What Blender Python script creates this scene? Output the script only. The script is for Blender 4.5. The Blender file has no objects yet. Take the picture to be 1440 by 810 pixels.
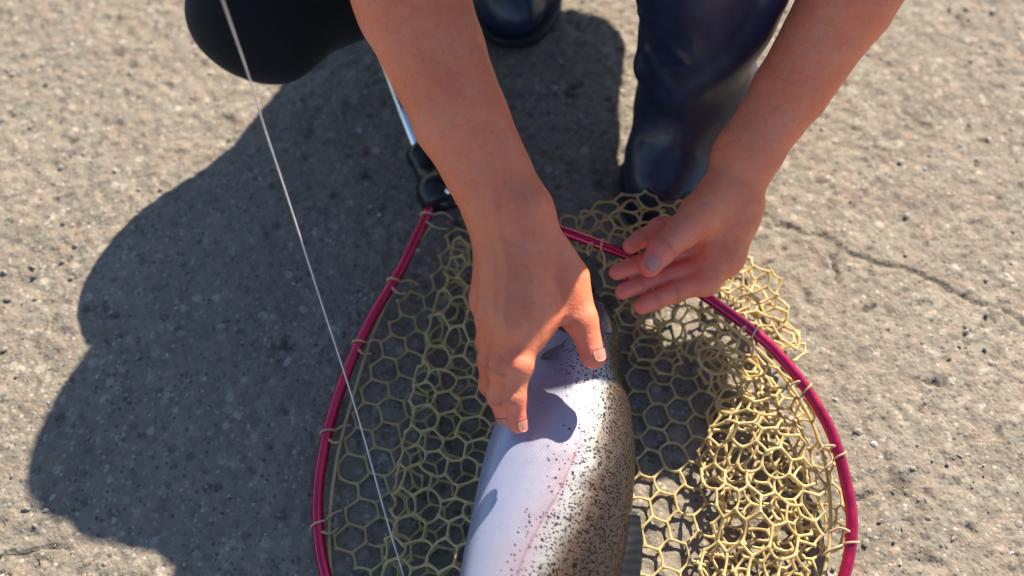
import bpy, math, random
import numpy as np
from mathutils import Vector, Matrix, noise

random.seed(7)
RNG = np.random.default_rng(11)
scene = bpy.context.scene
COL = scene.collection

# ------------------------------------------------------------------ camera
CAM_H, CAM_Y, PITCH, FPX = 0.953, -0.55, math.radians(60), 1440.0
cam_d = bpy.data.cameras.new('camera')
cam = bpy.data.objects.new('camera', cam_d)
COL.objects.link(cam)
cam.location = (0, CAM_Y, CAM_H)
cam.rotation_euler = (math.radians(90) - PITCH, 0, 0)
cam_d.sensor_width = 36.0
cam_d.lens = 36.0
cam_d.clip_start = 0.02
cam_d.clip_end = 2000
cam_d.dof.use_dof = True
cam_d.dof.focus_distance = 0.95
cam_d.dof.aperture_fstop = 2.3
scene.camera = cam

# ------------------------------------------------------------------ world, sun, exposure
SHX, SHY = -0.66, -1.25                       # where a shadow falls, per metre of height
SUN_EL = math.atan2(1.0, math.hypot(SHX, SHY))
SUN_DIR = Vector((-SHX, -SHY, 1.0)).normalized()
world = bpy.data.worlds.new('World')
scene.world = world
world.use_nodes = True
wn = world.node_tree.nodes
wn.clear()
sky = wn.new('ShaderNodeTexSky')
sky.sky_type = 'NISHITA'
sky.sun_disc = False
sky.sun_elevation = SUN_EL
sky.sun_rotation = math.atan2(SUN_DIR.x, SUN_DIR.y)
sky.air_density = 0.9
sky.dust_density = 0.3
sky.ozone_density = 2.2
bg = wn.new('ShaderNodeBackground')
bg.inputs['Strength'].default_value = 0.082
wo = wn.new('ShaderNodeOutputWorld')
world.node_tree.links.new(sky.outputs[0], bg.inputs['Color'])
world.node_tree.links.new(bg.outputs[0], wo.inputs['Surface'])
sun_d = bpy.data.lights.new('sun', 'SUN')
sun_d.energy = 5.0
sun_d.angle = math.radians(0.5)
sun_d.color = (1.0, 0.91, 0.77)
sun = bpy.data.objects.new('sun', sun_d)
COL.objects.link(sun)
sun.rotation_euler = SUN_DIR.to_track_quat('Z', 'Y').to_euler()
vs = scene.view_settings
vs.view_transform = 'Standard'
vs.look = 'None'
vs.exposure = 1.3
vs.gamma = 1.0
vs.use_curve_mapping = False

# ------------------------------------------------------------------ helpers
_F = np.array([0, math.cos(PITCH), -math.sin(PITCH)])
_U = np.array([0, math.sin(PITCH), math.cos(PITCH)])
_C = np.array([0, CAM_Y, CAM_H])


def at(px, py, z):
    """a point of the place at height z, measured on the photograph"""
    d = _F + np.array([1., 0, 0]) * (px - 720) / FPX + _U * (405 - py) / FPX
    return _C + d * ((z - CAM_H) / d[2])


def A(*pts):
    return [at(*p) for p in pts]


def mesh_from(name, verts, faces, smooth=True):
    me = bpy.data.meshes.new(name)
    verts = np.asarray(verts, dtype=np.float32)
    if isinstance(faces, np.ndarray):
        n, k = faces.shape
        me.vertices.add(len(verts))
        me.vertices.foreach_set('co', verts.ravel())
        me.loops.add(n * k)
        me.loops.foreach_set('vertex_index', faces.astype(np.int32).ravel())
        me.polygons.add(n)
        me.polygons.foreach_set('loop_start', np.arange(0, n * k, k, dtype=np.int32))
        me.update(calc_edges=True)
        me.validate()
    else:
        me.from_pydata([tuple(map(float, v)) for v in verts], [], [tuple(f) for f in faces])
        me.update()
    if smooth:
        me.polygons.foreach_set('use_smooth', np.ones(len(me.polygons), dtype=bool))
    return me


def obj(name, me, mat=None, parent=None, kind=None, label=None, cat=None, group=None):
    o = bpy.data.objects.new(name, me)
    COL.objects.link(o)
    if mat is not None and not me.materials:
        me.materials.append(mat)
    if parent is not None:
        o.parent = parent
        if parent.location.length > 0:
            o.matrix_parent_inverse = Matrix.Translation(-parent.location)
    if kind:
        o['kind'] = kind
    if label:
        o['label'] = label
    if cat:
        o['category'] = cat
    if group:
        o['group'] = group
    return o


def empty(name, loc, label, cat):
    o = bpy.data.objects.new(name, None)
    COL.objects.link(o)
    o.location = [float(v) for v in loc]
    o.empty_display_size = 0.05
    o['label'] = label
    o['category'] = cat
    return o


def fattr(me, name, vals):
    a = me.attributes.new(name, 'FLOAT', 'POINT')
    a.data.foreach_set('value', np.asarray(vals, dtype=np.float32))


def catmull(pts, n, closed=False):
    P = np.asarray(pts, float)
    m = len(P)
    out = []
    segs = m if closed else m - 1
    for i in range(segs):
        if closed:
            p0, p1, p2, p3 = P[(i - 1) % m], P[i], P[(i + 1) % m], P[(i + 2) % m]
        else:
            p0, p1, p2, p3 = P[max(i - 1, 0)], P[i], P[i + 1], P[min(i + 2, m - 1)]
        for k in range(n):
            t = k / n
            out.append(0.5 * (2 * p1 + (p2 - p0) * t + (2 * p0 - 5 * p1 + 4 * p2 - p3) * t * t
                              + (3 * p1 - p0 - 3 * p2 + p3) * t ** 3))
    if not closed:
        out.append(P[-1])
    return np.array(out)


def tube(path, r, sides=10, closed=False, caps=True):
    """verts and quads of a tube along a path; r a number or one per point"""
    P = np.asarray(path, float)
    n = len(P)
    r = np.broadcast_to(np.asarray(r, float), (n,))
    if closed:
        T = np.roll(P, -1, 0) - np.roll(P, 1, 0)
    else:
        T = np.gradient(P, axis=0)
    T /= np.linalg.norm(T, axis=1)[:, None] + 1e-12
    up = np.array([0, 0, 1.]) if abs(T[0, 2]) < .9 else np.array([1., 0, 0])
    V = []
    nrm = np.cross(T[0], up)
    nrm /= np.linalg.norm(nrm)
    for i in range(n):
        nrm = nrm - T[i] * nrm.dot(T[i])
        nrm /= np.linalg.norm(nrm)
        b = np.cross(T[i], nrm)
        for k in range(sides):
            a = 2 * math.pi * k / sides
            V.append(P[i] + r[i] * (math.cos(a) * nrm + math.sin(a) * b))
    Fc = []
    for i in range(n if closed else n - 1):
        j = (i + 1) % n
        for k in range(sides):
            l = (k + 1) % sides
            Fc.append((i * sides + k, i * sides + l, j * sides + l, j * sides + k))
    if caps and not closed:
        Fc.append(tuple(range(sides - 1, -1, -1)))
        Fc.append(tuple((n - 1) * sides + k for k in range(sides)))
    return V, Fc


# ---- value noise, vectorised
_PERM = RNG.random((64, 64, 64)).astype(np.float32)


def vnoise(P):
    P = np.asarray(P, dtype=np.float32)
    i = np.floor(P).astype(np.int32)
    f = P - i
    f = f * f * (3 - 2 * f)
    x0, y0, z0 = (i[..., k] & 63 for k in range(3))
    x1, y1, z1 = ((i[..., k] + 1) & 63 for k in range(3))
    fx, fy, fz = f[..., 0], f[..., 1], f[..., 2]

    def L(a, b, t):
        return a + (b - a) * t
    c = L(L(L(_PERM[x0, y0, z0], _PERM[x1, y0, z0], fx), L(_PERM[x0, y1, z0], _PERM[x1, y1, z0], fx), fy),
          L(L(_PERM[x0, y0, z1], _PERM[x1, y0, z1], fx), L(_PERM[x0, y1, z1], _PERM[x1, y1, z1], fx), fy), fz)
    return c * 2 - 1


def fbm(P, octs=4, gain=.5):
    s, a = 0, 1.0
    P = np.asarray(P, dtype=np.float32)
    for o in range(octs):
        s = s + a * vnoise(P * (2 ** o) + 7.3 * o)
        a *= gain
    return s


# ------------------------------------------------------------------ signed-distance modelling for bodies and clothes
def cap(P, a, b, ra, rb, flat=None):
    a = np.asarray(a, np.float32)
    b = np.asarray(b, np.float32)
    Q = P - a
    ba = b - a
    if flat is not None:
        n, s = np.asarray(flat[0], np.float32), flat[1]
        n = n / np.linalg.norm(n)
        Q = Q + (s - 1) * (Q @ n)[:, None] * n
        ba = ba + (s - 1) * (ba @ n) * n
    h = np.clip((Q @ ba) / (ba @ ba + 1e-12), 0, 1)
    R = Q - h[:, None] * ba
    return np.sqrt(np.einsum('ij,ij->i', R, R)) - (ra + (rb - ra) * h)


def ell(P, c, rad, ax=None):
    Q = P - np.asarray(c, np.float32)
    if ax is not None:
        Q = Q @ np.asarray(ax, np.float32).T
    rad = np.asarray(rad, np.float32)
    k0 = np.linalg.norm(Q / rad, axis=1)
    k1 = np.linalg.norm(Q / (rad * rad), axis=1) + 1e-9
    return k0 * (k0 - 1) / k1


def smin(a, b, k):
    h = np.clip(0.5 + 0.5 * (b - a) / k, 0, 1)
    return b + (a - b) * h - k * h * (1 - h)


def smax(a, b, k):
    return -smin(-a, -b, k)


def chain(P, pts, rs, k=.004, flat=None):
    d = None
    for i in range(len(pts) - 1):
        e = cap(P, pts[i], pts[i + 1], rs[i], rs[i + 1], flat)
        d = e if d is None else smin(d, e, k)
    return d


def sdf_mesh(fn, lo, hi, res):
    lo = np.asarray(lo, np.float32)
    hi = np.asarray(hi, np.float32)
    B = 8
    nb = np.ceil((hi - lo) / (res * B)).astype(int)
    N = nb * B
    G = np.stack(np.meshgrid(*[np.arange(n) for n in nb], indexing='ij'), -1).reshape(-1, 3)
    cen = lo + (G * B + (B - 1) / 2).astype(np.float32) * res
    dc = np.concatenate([fn(c) for c in np.array_split(cen, max(1, len(cen) // 60000))])
    act = np.abs(dc) < res * B * 1.35
    vol = np.empty(tuple(N), np.float32)
    blk = vol.reshape(nb[0], B, nb[1], B, nb[2], B)
    blk[...] = np.where(dc > 0, 1, -1).reshape(nb[0], 1, nb[1], 1, nb[2], 1)
    off = np.stack(np.meshgrid(*[np.arange(B)] * 3, indexing='ij'), -1).reshape(-1, 3)
    ai = np.nonzero(act)[0]
    for ch in np.array_split(ai, max(1, len(ai) // 150)):
        pts = (G[ch][:, None, :] * B + off[None]).reshape(-1, 3)
        d = fn(lo + pts.astype(np.float32) * res)
        vol[pts[:, 0], pts[:, 1], pts[:, 2]] = d
    ins = vol < 0
    s = ins[:-1, :-1, :-1].astype(np.uint8)
    cnt = s.copy()
    for dx in (0, 1):
        for dy in (0, 1):
            for dz in (0, 1):
                if dx or dy or dz:
                    cnt += ins[dx:N[0] - 1 + dx, dy:N[1] - 1 + dy, dz:N[2] - 1 + dz]
    mix = (cnt > 0) & (cnt < 8)
    cid = np.nonzero(mix.ravel())[0]
    sh = mix.shape
    cx, cy, cz = np.unravel_index(cid, sh)
    V = lo + (np.stack([cx, cy, cz], 1) + .5).astype(np.float32) * res

    def lookup(x, y, z):
        return np.searchsorted(cid, np.ravel_multi_index((x, y, z), sh))
    quads = []
    for ax in range(3):
        a = [slice(1, -1)] * 3
        b = [slice(1, -1)] * 3
        a[ax] = slice(0, -1)
        b[ax] = slice(1, None)
        ia, ib = ins[tuple(a)], ins[tuple(b)]
        e = np.argwhere(ia != ib)
        flip = ia[tuple(e.T)]
        o = e + 1
        o[:, ax] -= 1
        u, v = [(1, 2), (2, 0), (0, 1)][ax]

        def cell(du, dv):
            q = o.copy()
            q[:, u] += du
            q[:, v] += dv
            return lookup(q[:, 0], q[:, 1], q[:, 2])
        q = np.stack([cell(-1, -1), cell(0, -1), cell(0, 0), cell(-1, 0)], 1)
        q[~flip] = q[~flip][:, ::-1]
        quads.append(q)
    Q = np.concatenate(quads)

    def proj(V, it=2):
        e = res * .25
        for _ in range(it):
            d = fn(V)
            g = np.stack([fn(V + np.array(w, np.float32) * e) - d for w in ((1, 0, 0), (0, 1, 0), (0, 0, 1))], 1) / e
            g2 = np.einsum('ij,ij->i', g, g)
            V = V - g * np.clip(d / np.maximum(g2, .25), -res, res)[:, None]
        return V
    V = proj(V)
    for _ in range(2):
        S = np.zeros_like(V)
        C = np.zeros(len(V), np.float32)
        for k in range(4):
            for j in (1, 3):
                np.add.at(S, Q[:, k], V[Q[:, (k + j) % 4]])
            np.add.at(C, Q[:, k], 2)
        V = V * .4 + .6 * S / C[:, None]
        V = proj(V, 1)
    return V, Q


# ------------------------------------------------------------------ node helpers
class NT:
    def __init__(self, name):
        self.m = bpy.data.materials.new(name)
        self.m.use_nodes = True
        self.t = self.m.node_tree
        self.b = self.t.nodes['Principled BSDF']
        self.out = self.t.nodes['Material Output']

    def n(self, typ, **kw):
        nd = self.t.nodes.new(typ)
        for k, v in kw.items():
            if k in nd.inputs.keys():
                nd.inputs[k].default_value = v
            else:
                setattr(nd, k, v)
        return nd

    def l(self, a, b):
        self.t.links.new(a, b)

    def noise(self, vec, scale, detail=4, rough=.55):
        nd = self.n('ShaderNodeTexNoise')
        nd.inputs['Scale'].default_value = scale
        nd.inputs['Detail'].default_value = detail
        nd.inputs['Roughness'].default_value = rough
        if vec is not None:
            self.l(vec, nd.inputs['Vector'])
        return nd.outputs['Fac']

    def voro(self, vec, scale, feature='F1', rand=1.0):
        nd = self.n('ShaderNodeTexVoronoi', feature=feature)
        nd.inputs['Scale'].default_value = scale
        nd.inputs['Randomness'].default_value = rand
        if vec is not None:
            self.l(vec, nd.inputs['Vector'])
        return nd

    def ramp(self, fac, stops, interp='LINEAR'):
        nd = self.n('ShaderNodeValToRGB')
        cr = nd.color_ramp
        cr.interpolation = interp
        while len(cr.elements) > len(stops):
            cr.elements.remove(cr.elements[-1])
        while len(cr.elements) < len(stops):
            cr.elements.new(0.5)
        for e, (p, c) in zip(cr.elements, stops):
            e.position = p
            e.color = (*c, 1) if len(c) == 3 else c
        self.l(fac, nd.inputs['Fac'])
        return nd.outputs['Color']

    def mix(self, fac, a, b, mode='MIX'):
        nd = self.n('ShaderNodeMix', data_type='RGBA', blend_type=mode)
        for s, v in ((nd.inputs['Factor'], fac), (nd.inputs[6], a), (nd.inputs[7], b)):
            if isinstance(v, (int, float)):
                s.default_value = v
            elif isinstance(v, tuple):
                s.default_value = (*v, 1)
            else:
                self.l(v, s)
        return nd.outputs[2]

    def math(self, op, a, b=0.0, clamp=False):
        nd = self.n('ShaderNodeMath', operation=op)
        nd.use_clamp = clamp
        for s, v in ((nd.inputs[0], a), (nd.inputs[1], b)):
            if isinstance(v, (int, float)):
                s.default_value = v
            else:
                self.l(v, s)
        return nd.outputs[0]

    def maprange(self, v, a, b, c=0., d=1.):
        nd = self.n('ShaderNodeMapRange')
        nd.interpolation_type = 'SMOOTHSTEP'
        self.l(v, nd.inputs[0])
        for i, q in enumerate((a, b, c, d)):
            if isinstance(q, (int, float)):
                nd.inputs[i + 1].default_value = q
            else:
                self.l(q, nd.inputs[i + 1])
        return nd.outputs[0]

    def obj(self):
        return self.n('ShaderNodeTexCoord').outputs['Object']

    def attr(self, name, out='Fac'):
        nd = self.n('ShaderNodeAttribute')
        nd.attribute_name = name
        return nd.outputs[out]

    def bump(self, h, strength, dist):
        nd = self.n('ShaderNodeBump')
        nd.inputs['Strength'].default_value = strength
        nd.inputs['Distance'].default_value = dist
        self.l(h, nd.inputs['Height'])
        self.l(nd.outputs[0], self.b.inputs['Normal'])
        return nd

    def base(self, c):
        if isinstance(c, tuple):
            self.b.inputs['Base Color'].default_value = (*c, 1)
        else:
            self.l(c, self.b.inputs['Base Color'])

    def set(self, **kw):
        for k, v in kw.items():
            s = self.b.inputs[k.replace('_', ' ')]
            if isinstance(v, (int, float, tuple)):
                s.default_value = v
            else:
                self.l(v, s)


# ================================================================== MATERIALS
def mat_ground():
    m = NT('weathered_concrete')
    v = m.obj()
    big = m.noise(v, 3.0, 5)
    mid = m.noise(v, 22, 5, .6)
    fine = m.noise(v, 260, 3, .7)
    st = m.voro(v, 95)
    st2 = m.voro(v, 210)
    base = m.ramp(big, [(.3, (0.163, 0.137, 0.106)), (.7, (0.222, 0.187, 0.145))])
    base = m.mix(m.maprange(mid, .35, .75), base, (0.250, 0.211, 0.163))
    # aggregate: grains of different stone, each its own tone
    sep = m.n('ShaderNodeSeparateColor')
    m.l(st.outputs['Color'], sep.inputs[0])
    tone = m.ramp(sep.outputs[0], [(0, (0.085, 0.074, 0.061)), (.2, (0.161, 0.132, 0.103)), (.45, (0.225, 0.188, 0.145)),
                                   (.7, (0.198, 0.160, 0.123)), (.86, (0.289, 0.250, 0.198)), (1, (0.391, 0.344, 0.280))])
    grain = m.math('MULTIPLY', m.maprange(st.outputs['Distance'], .62, .35), m.maprange(sep.outputs[1], .28, .5))
    base = m.mix(m.math('MULTIPLY', grain, .85), base, tone)
    sep2 = m.n('ShaderNodeSeparateColor')
    m.l(st2.outputs['Color'], sep2.inputs[0])
    tone2 = m.ramp(sep2.outputs[0], [(0, (0.070, 0.061, 0.052)), (.3, (0.177, 0.148, 0.115)), (.75, (0.260, 0.219, 0.168)), (1, (0.415, 0.365, 0.298))])
    g2 = m.math('MULTIPLY', m.maprange(st2.outputs['Distance'], .6, .3), m.maprange(sep2.outputs[1], .25, .5))
    base = m.mix(m.math('MULTIPLY', g2, .85), base, tone2)
    base = m.mix(m.maprange(fine, .58, .75, 0, .55), base, (0.094, 0.079, 0.064))
    # blotches of pinkish and greenish stone dust, and a coarse salt-and-pepper grain
    hue = m.n('ShaderNodeTexNoise')
    hue.inputs['Scale'].default_value = 38
    hue.inputs['Detail'].default_value = 4
    m.l(v, hue.inputs['Vector'])
    base = m.mix(m.maprange(hue.outputs['Fac'], .52, .68, 0, .30), base, (0.309, 0.212, 0.155))
    base = m.mix(m.maprange(hue.outputs['Fac'], .46, .32, 0, .30), base, (0.206, 0.212, 0.159))
    gr = m.noise(v, 135, 5, .75)
    base = m.mix(m.maprange(gr, .44, .30, 0, .62), base, (0.088, 0.074, 0.059))
    base = m.mix(m.maprange(gr, .58, .72, 0, .60), base, (0.412, 0.369, 0.300))
    base = m.mix(m.attr('hollow_tone'), base, (0.039, 0.033, 0.026))  # ground colour goes darker in cracks and pits
    m.base(base)
    m.set(Roughness=.9)
    m.b.inputs['Specular IOR Level'].default_value = .25
    h = m.math('ADD', m.math('MULTIPLY', m.maprange(st2.outputs['Distance'], .0, .6, 1, 0), .6), fine)
    h = m.math('ADD', h, m.math('MULTIPLY', m.maprange(st.outputs['Distance'], .0, .6, 1, 0), .4))
    h = m.math('ADD', h, m.math('MULTIPLY', m.noise(v, 120, 4, .65), 1.6))
    m.bump(h, .6, .0014)
    return m.m


def mat_stone():
    m = NT('loose_stone')
    r = m.n('ShaderNodeNewGeometry').outputs['Random Per Island']
    c = m.ramp(r, [(0, (0.09, 0.088, 0.088)), (.07, (0.19, 0.17, 0.155)), (.4, (0.259, 0.223, 0.187)), (.62, (0.302, 0.252, 0.202)),
                   (.8, (0.238, 0.187, 0.151)), (.92, (0.396, 0.374, 0.338)), (1, (0.540, 0.533, 0.518))])
    c = m.mix(m.noise(m.obj(), 500, 3), c, m.mix(.5, c, (0.072, 0.072, 0.072)))
    m.base(c)
    m.set(Roughness=.75)
    return m.m


def mat_skin():
    m = NT('tanned_skin')
    v = m.obj()
    n1 = m.noise(v, 18, 4)
    n2 = m.noise(v, 75, 4)
    n3 = m.noise(v, 420, 3, .6)
    c = m.ramp(n1, [(.3, (.81, .200, .088)), (.7, (.87, .260, .125))])
    c = m.mix(m.maprange(n2, .4, .75, 0, .35), c, (.80, .155, .074))
    n5 = m.noise(v, 34, 6, .7)
    c = m.mix(m.maprange(n5, .50, .72, 0, .50), c, (.74, .285, .180))
    c = m.mix(m.maprange(n5, .46, .28, 0, .45), c, (.68, .150, .080))
    n6 = m.noise(v, 230, 4, .7)
    c = m.mix(m.maprange(n6, .50, .70, 0, .30), c, (.55, .11, .06))
    c = m.mix(m.attr('pink'), c, (.80, .185, .150))
    c = m.mix(m.attr('crease'), c, (.36, .09, .055))
    fr = m.voro(v, 120)
    sp = m.n('ShaderNodeSeparateColor')
    m.l(fr.outputs['Color'], sp.inputs[0])
    c = m.mix(m.math('MULTIPLY', m.maprange(fr.outputs['Distance'], .16, .06), m.maprange(sp.outputs[0], .88, .92, 0, .22)), c, (.22, .085, .05))
    m.base(c)
    m.set(Roughness=m.maprange(n3, .3, .7, .42, .6))
    m.b.inputs['Subsurface Weight'].default_value = .20
    m.b.inputs['Subsurface Radius'].default_value = (1.0, .35, .2)
    m.b.inputs['Subsurface Scale'].default_value = .009
    m.b.inputs['Specular IOR Level'].default_value = .4
    vo = m.voro(v, 900)
    wr = m.n('ShaderNodeTexNoise')
    wr.inputs['Scale'].default_value = 150
    wr.inputs['Detail'].default_value = 5
    m.l(v, wr.inputs['Vector'])
    h = m.math('ADD', m.math('MULTIPLY', vo.outputs['Distance'], .5), m.math('MULTIPLY', wr.outputs['Fac'], 1.6))
    m.bump(h, .6, .0009)
    return m.m


def mat_simple(name, col, rough, metal=0., spec=.5, coat=0., bump=None, var=.15):
    m = NT(name)
    v = m.obj()
    n = m.noise(v, 40, 4)
    m.base(m.mix(m.maprange(n, .3, .7, 0, 1), tuple(q * (1 - var) for q in col), tuple(min(1, q * (1 + var)) for q in col)))
    m.set(Roughness=m.maprange(m.noise(v, 90, 3), .3, .7, max(.02, rough - .07), rough + .07), Metallic=metal)
    m.b.inputs['Specular IOR Level'].default_value = spec
    m.b.inputs['Coat Weight'].default_value = coat
    m.b.inputs['Coat Roughness'].default_value = .12
    if bump:
        m.bump(m.noise(v, bump[0], 4, .6), bump[1], bump[2])
    return m.m


def mat_fabric(name, col):
    m = NT(name)
    v = m.obj()
    m.base(m.mix(m.noise(v, 30, 4), tuple(q * .7 for q in col), tuple(q * 1.3 for q in col)))
    m.set(Roughness=.9)
    m.b.inputs['Specular IOR Level'].default_value = .15
    m.b.inputs['Sheen Weight'].default_value = .08
    w = m.n('ShaderNodeTexWave')
    w.inputs['Scale'].default_value = 350
    m.l(v, w.inputs['Vector'])
    m.bump(w.outputs['Fac'], .15, .0006)
    return m.m


def mat_net():
    m = NT('yellowish_rubber_netting')
    v = m.obj()
    n = m.noise(v, 14, 3)
    c = m.ramp(n, [(.3, (.66, .50, .21)), (.7, (.80, .66, .34))])
    m.base(c)
    m.set(Roughness=.38)
    m.b.inputs['Specular IOR Level'].default_value = .5
    tr = m.n('ShaderNodeBsdfTranslucent')
    m.l(m.mix(.0, c, c), tr.inputs['Color'])
    mx = m.n('ShaderNodeMixShader')
    mx.inputs[0].default_value = .45
    m.l(m.b.outputs[0], mx.inputs[1])
    m.l(tr.outputs[0], mx.inputs[2])
    m.l(mx.outputs[0], m.out.inputs['Surface'])
    return m.m


def mat_fish():
    m = NT('trout_skin')
    uv = m.n('ShaderNodeUVMap')
    uv.uv_map = 'UVMap'
    u = uv.outputs[0]
    dv = m.attr('dv')                    # 0 at the lateral line, +1 back, -1 belly
    wob = m.noise(u, 35, 3)
    dvw = m.math('ADD', dv, m.math('MULTIPLY', m.math('SUBTRACT', wob, .5), .22))
    c = m.ramp(m.maprange(dvw, -1, 1), [(.0, (.33, .36, .50)), (.25, (.36, .37, .48)), (.40, (.40, .37, .43)),  # belly lavender, with the blue of skylit shade put into its colour
                                        (.49, (.42, .32, .36)), (.575, (.43, .40, .38)), (.63, (.20, .165, .125)),
                                        (.69, (.068, .040, .017)), (.80, (.024, .014, .006))])
    # scale rows
    mp = m.n('ShaderNodeMapping')
    mp.inputs['Rotation'].default_value = (0, 0, math.radians(45))
    m.l(u, mp.inputs['Vector'])
    sc = m.voro(mp.outputs[0], 520, rand=.12)
    c = m.mix(m.maprange(sc.outputs['Distance'], .25, .75, 0, .40), c, m.mix(.5, c, (.25, .22, .26)))
    # black spots, thicker towards the back
    warp = m.n('ShaderNodeTexNoise')
    warp.inputs['Scale'].default_value = 260
    m.l(u, warp.inputs['Vector'])
    ua = m.n('ShaderNodeVectorMath', operation='MULTIPLY_ADD')
    m.l(warp.outputs['Color'], ua.inputs[0])
    ua.inputs[1].default_value = (.0024, .0024, 0)
    m.l(u, ua.inputs[2])
    vo = m.voro(ua.outputs[0], 480)
    sep = m.n('ShaderNodeSeparateColor')
    m.l(vo.outputs['Color'], sep.inputs[0])
    dens = m.ramp(m.maprange(dvw, -1, 1), [(.34, (0, 0, 0)), (.40, (.05, .05, .05)), (.48, (.24, .24, .24)), (.54, (.60, .60, .60)), (.59, (.95, .95, .95)), (.66, (1, 1, 1))])
    # more of them on the shoulder, just behind the head
    dens = m.math('ADD', dens, m.math('MULTIPLY', m.attr('shoulder'), m.maprange(dv, -.5, -.1)), True)
    pick = m.math('GREATER_THAN', dens, sep.outputs[0])
    rad = m.math('ADD', .28, m.math('MULTIPLY', sep.outputs[1], .24))
    disc = m.math('LESS_THAN', vo.outputs['Distance'], rad)
    spot = m.math('MULTIPLY', pick, disc)
    c = m.mix(m.math('MULTIPLY', spot, .95), c, (.005, .0045, .0045))
    # the lateral line itself
    ll = m.math('ABSOLUTE', m.math('ADD', dv, m.math('MULTIPLY', m.math('SUBTRACT', m.noise(u, 12, 1), .5), .03)))
    c = m.mix(m.maprange(ll, .004, .011, .5, 0), c, (.26, .12, .12))
    c = m.mix(m.attr('face'), c, (.07, .062, .055))
    m.base(c)
    sil = m.maprange(dvw, .05, .4, .30, .0)
    m.set(Metallic=m.math('MULTIPLY', sil, m.math('SUBTRACT', 1, spot)), Roughness=m.maprange(m.noise(u, 90, 2), .3, .7, .26, .40))
    m.b.inputs['Coat Weight'].default_value = .06
    m.b.inputs['Coat Roughness'].default_value = .2
    m.set(**{'Specular_IOR_Level': m.math('MULTIPLY', m.maprange(dvw, .1, .45, .5, .16), m.math('SUBTRACT', 1, m.math('MULTIPLY', spot, .75)))})
    m.bump(sc.outputs['Distance'], .35, .0005)
    return m.m


def mat_fin(name, col):
    m = NT(name)
    at_ = m.attr('ray')
    w = m.math('SINE', m.math('MULTIPLY', at_, 90))
    m.base(m.mix(m.maprange(w, -.6, .8), tuple(q * .6 for q in col), col))
    m.set(Roughness=.4)
    m.b.inputs['Specular IOR Level'].default_value = .4
    m.bump(w, .15, .0004)
    return m.m


M = dict(
    ground=mat_ground(), stone=mat_stone(), skin=mat_skin(), net=mat_net(), fish=mat_fish(),
    nail=mat_simple('fingernail', (.56, .22, .16), .32, var=.06),
    hoop=mat_simple('red_anodised_tube', (.60, .018, .080), .30, metal=.85, coat=.5, var=.08),
    lash=mat_simple('pinkish_cord', (.62, .36, .20), .5, var=.25),
    silver=mat_simple('polished_aluminium', (.75, .77, .80), .22, metal=1., var=.05),
    blackplastic=mat_simple('black_plastic', (.012, .012, .014), .35),
    boot=mat_simple('navy_rubber', (.009, .017, .044), .40, coat=.22, bump=(60, .12, .002), var=.3),
    sole=mat_simple('black_rubber_sole', (.012, .012, .014), .6),
    trousers=mat_fabric('black_trouser_cloth', (.010, .010, .011)),
    shirt=mat_fabric('dark_shirt_cloth', (.03, .035, .05)),
    hair=mat_simple('black_hair', (.012, .009, .008), .45),
    eye=mat_simple('eye', (.75, .73, .70), .15),
    pupil=mat_simple('pupil', (.01, .008, .006), .1),
    line=mat_simple('pale_fishing_line', (.72, .60, .52), .35, var=.1),
    gill=mat_simple('gill_cover_skin', (.19, .16, .185), .28, metal=.3, coat=.4, var=.3),
    gillslit=mat_simple('dark_gill_opening', (.035, .012, .018), .4),
    findark=mat_fin('dark_fin', (.018, .017, .017)),
    finpurple=mat_fin('purplish_fin', (.20, .12, .16)),
)

# ================================================================== GROUND
CRACKS = [
    [(1040, 262), (1062, 290), (1090, 318), (1118, 326), (1150, 330), (1180, 345), (1205, 362), (1245, 372), (1285, 385),
     (1330, 398), (1365, 420), (1400, 432), (1450, 462), (1520, 480)],
    [(-60, 790), (15, 782), (40, 776), (80, 770), (105, 786), (135, 796), (170, 818)],
    [(0, 812), (45, 800), (70, 792)],
    [(1180, 345), (1172, 372), (1176, 398)],
    [(560, -60), (600, -20), (640, 10)],
    [(1195, 690), (1210, 700), (1225, 695)],
]
PITS = [(395, 492, .010, 1.), (1262, 683, .018, .8), (1227, 440, .009, .8), (1310, 540, .006, 1), (1165, 172, .006, 1.), (410, 570, .008, .8),
        (130, 562, .006, .6), (1290, 168, .010, .6), (805, 130, .014, .8), (1300, 780, .01, .6), (60, 415, .007, .5), (1085, 365, .005, 1.)]


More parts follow.
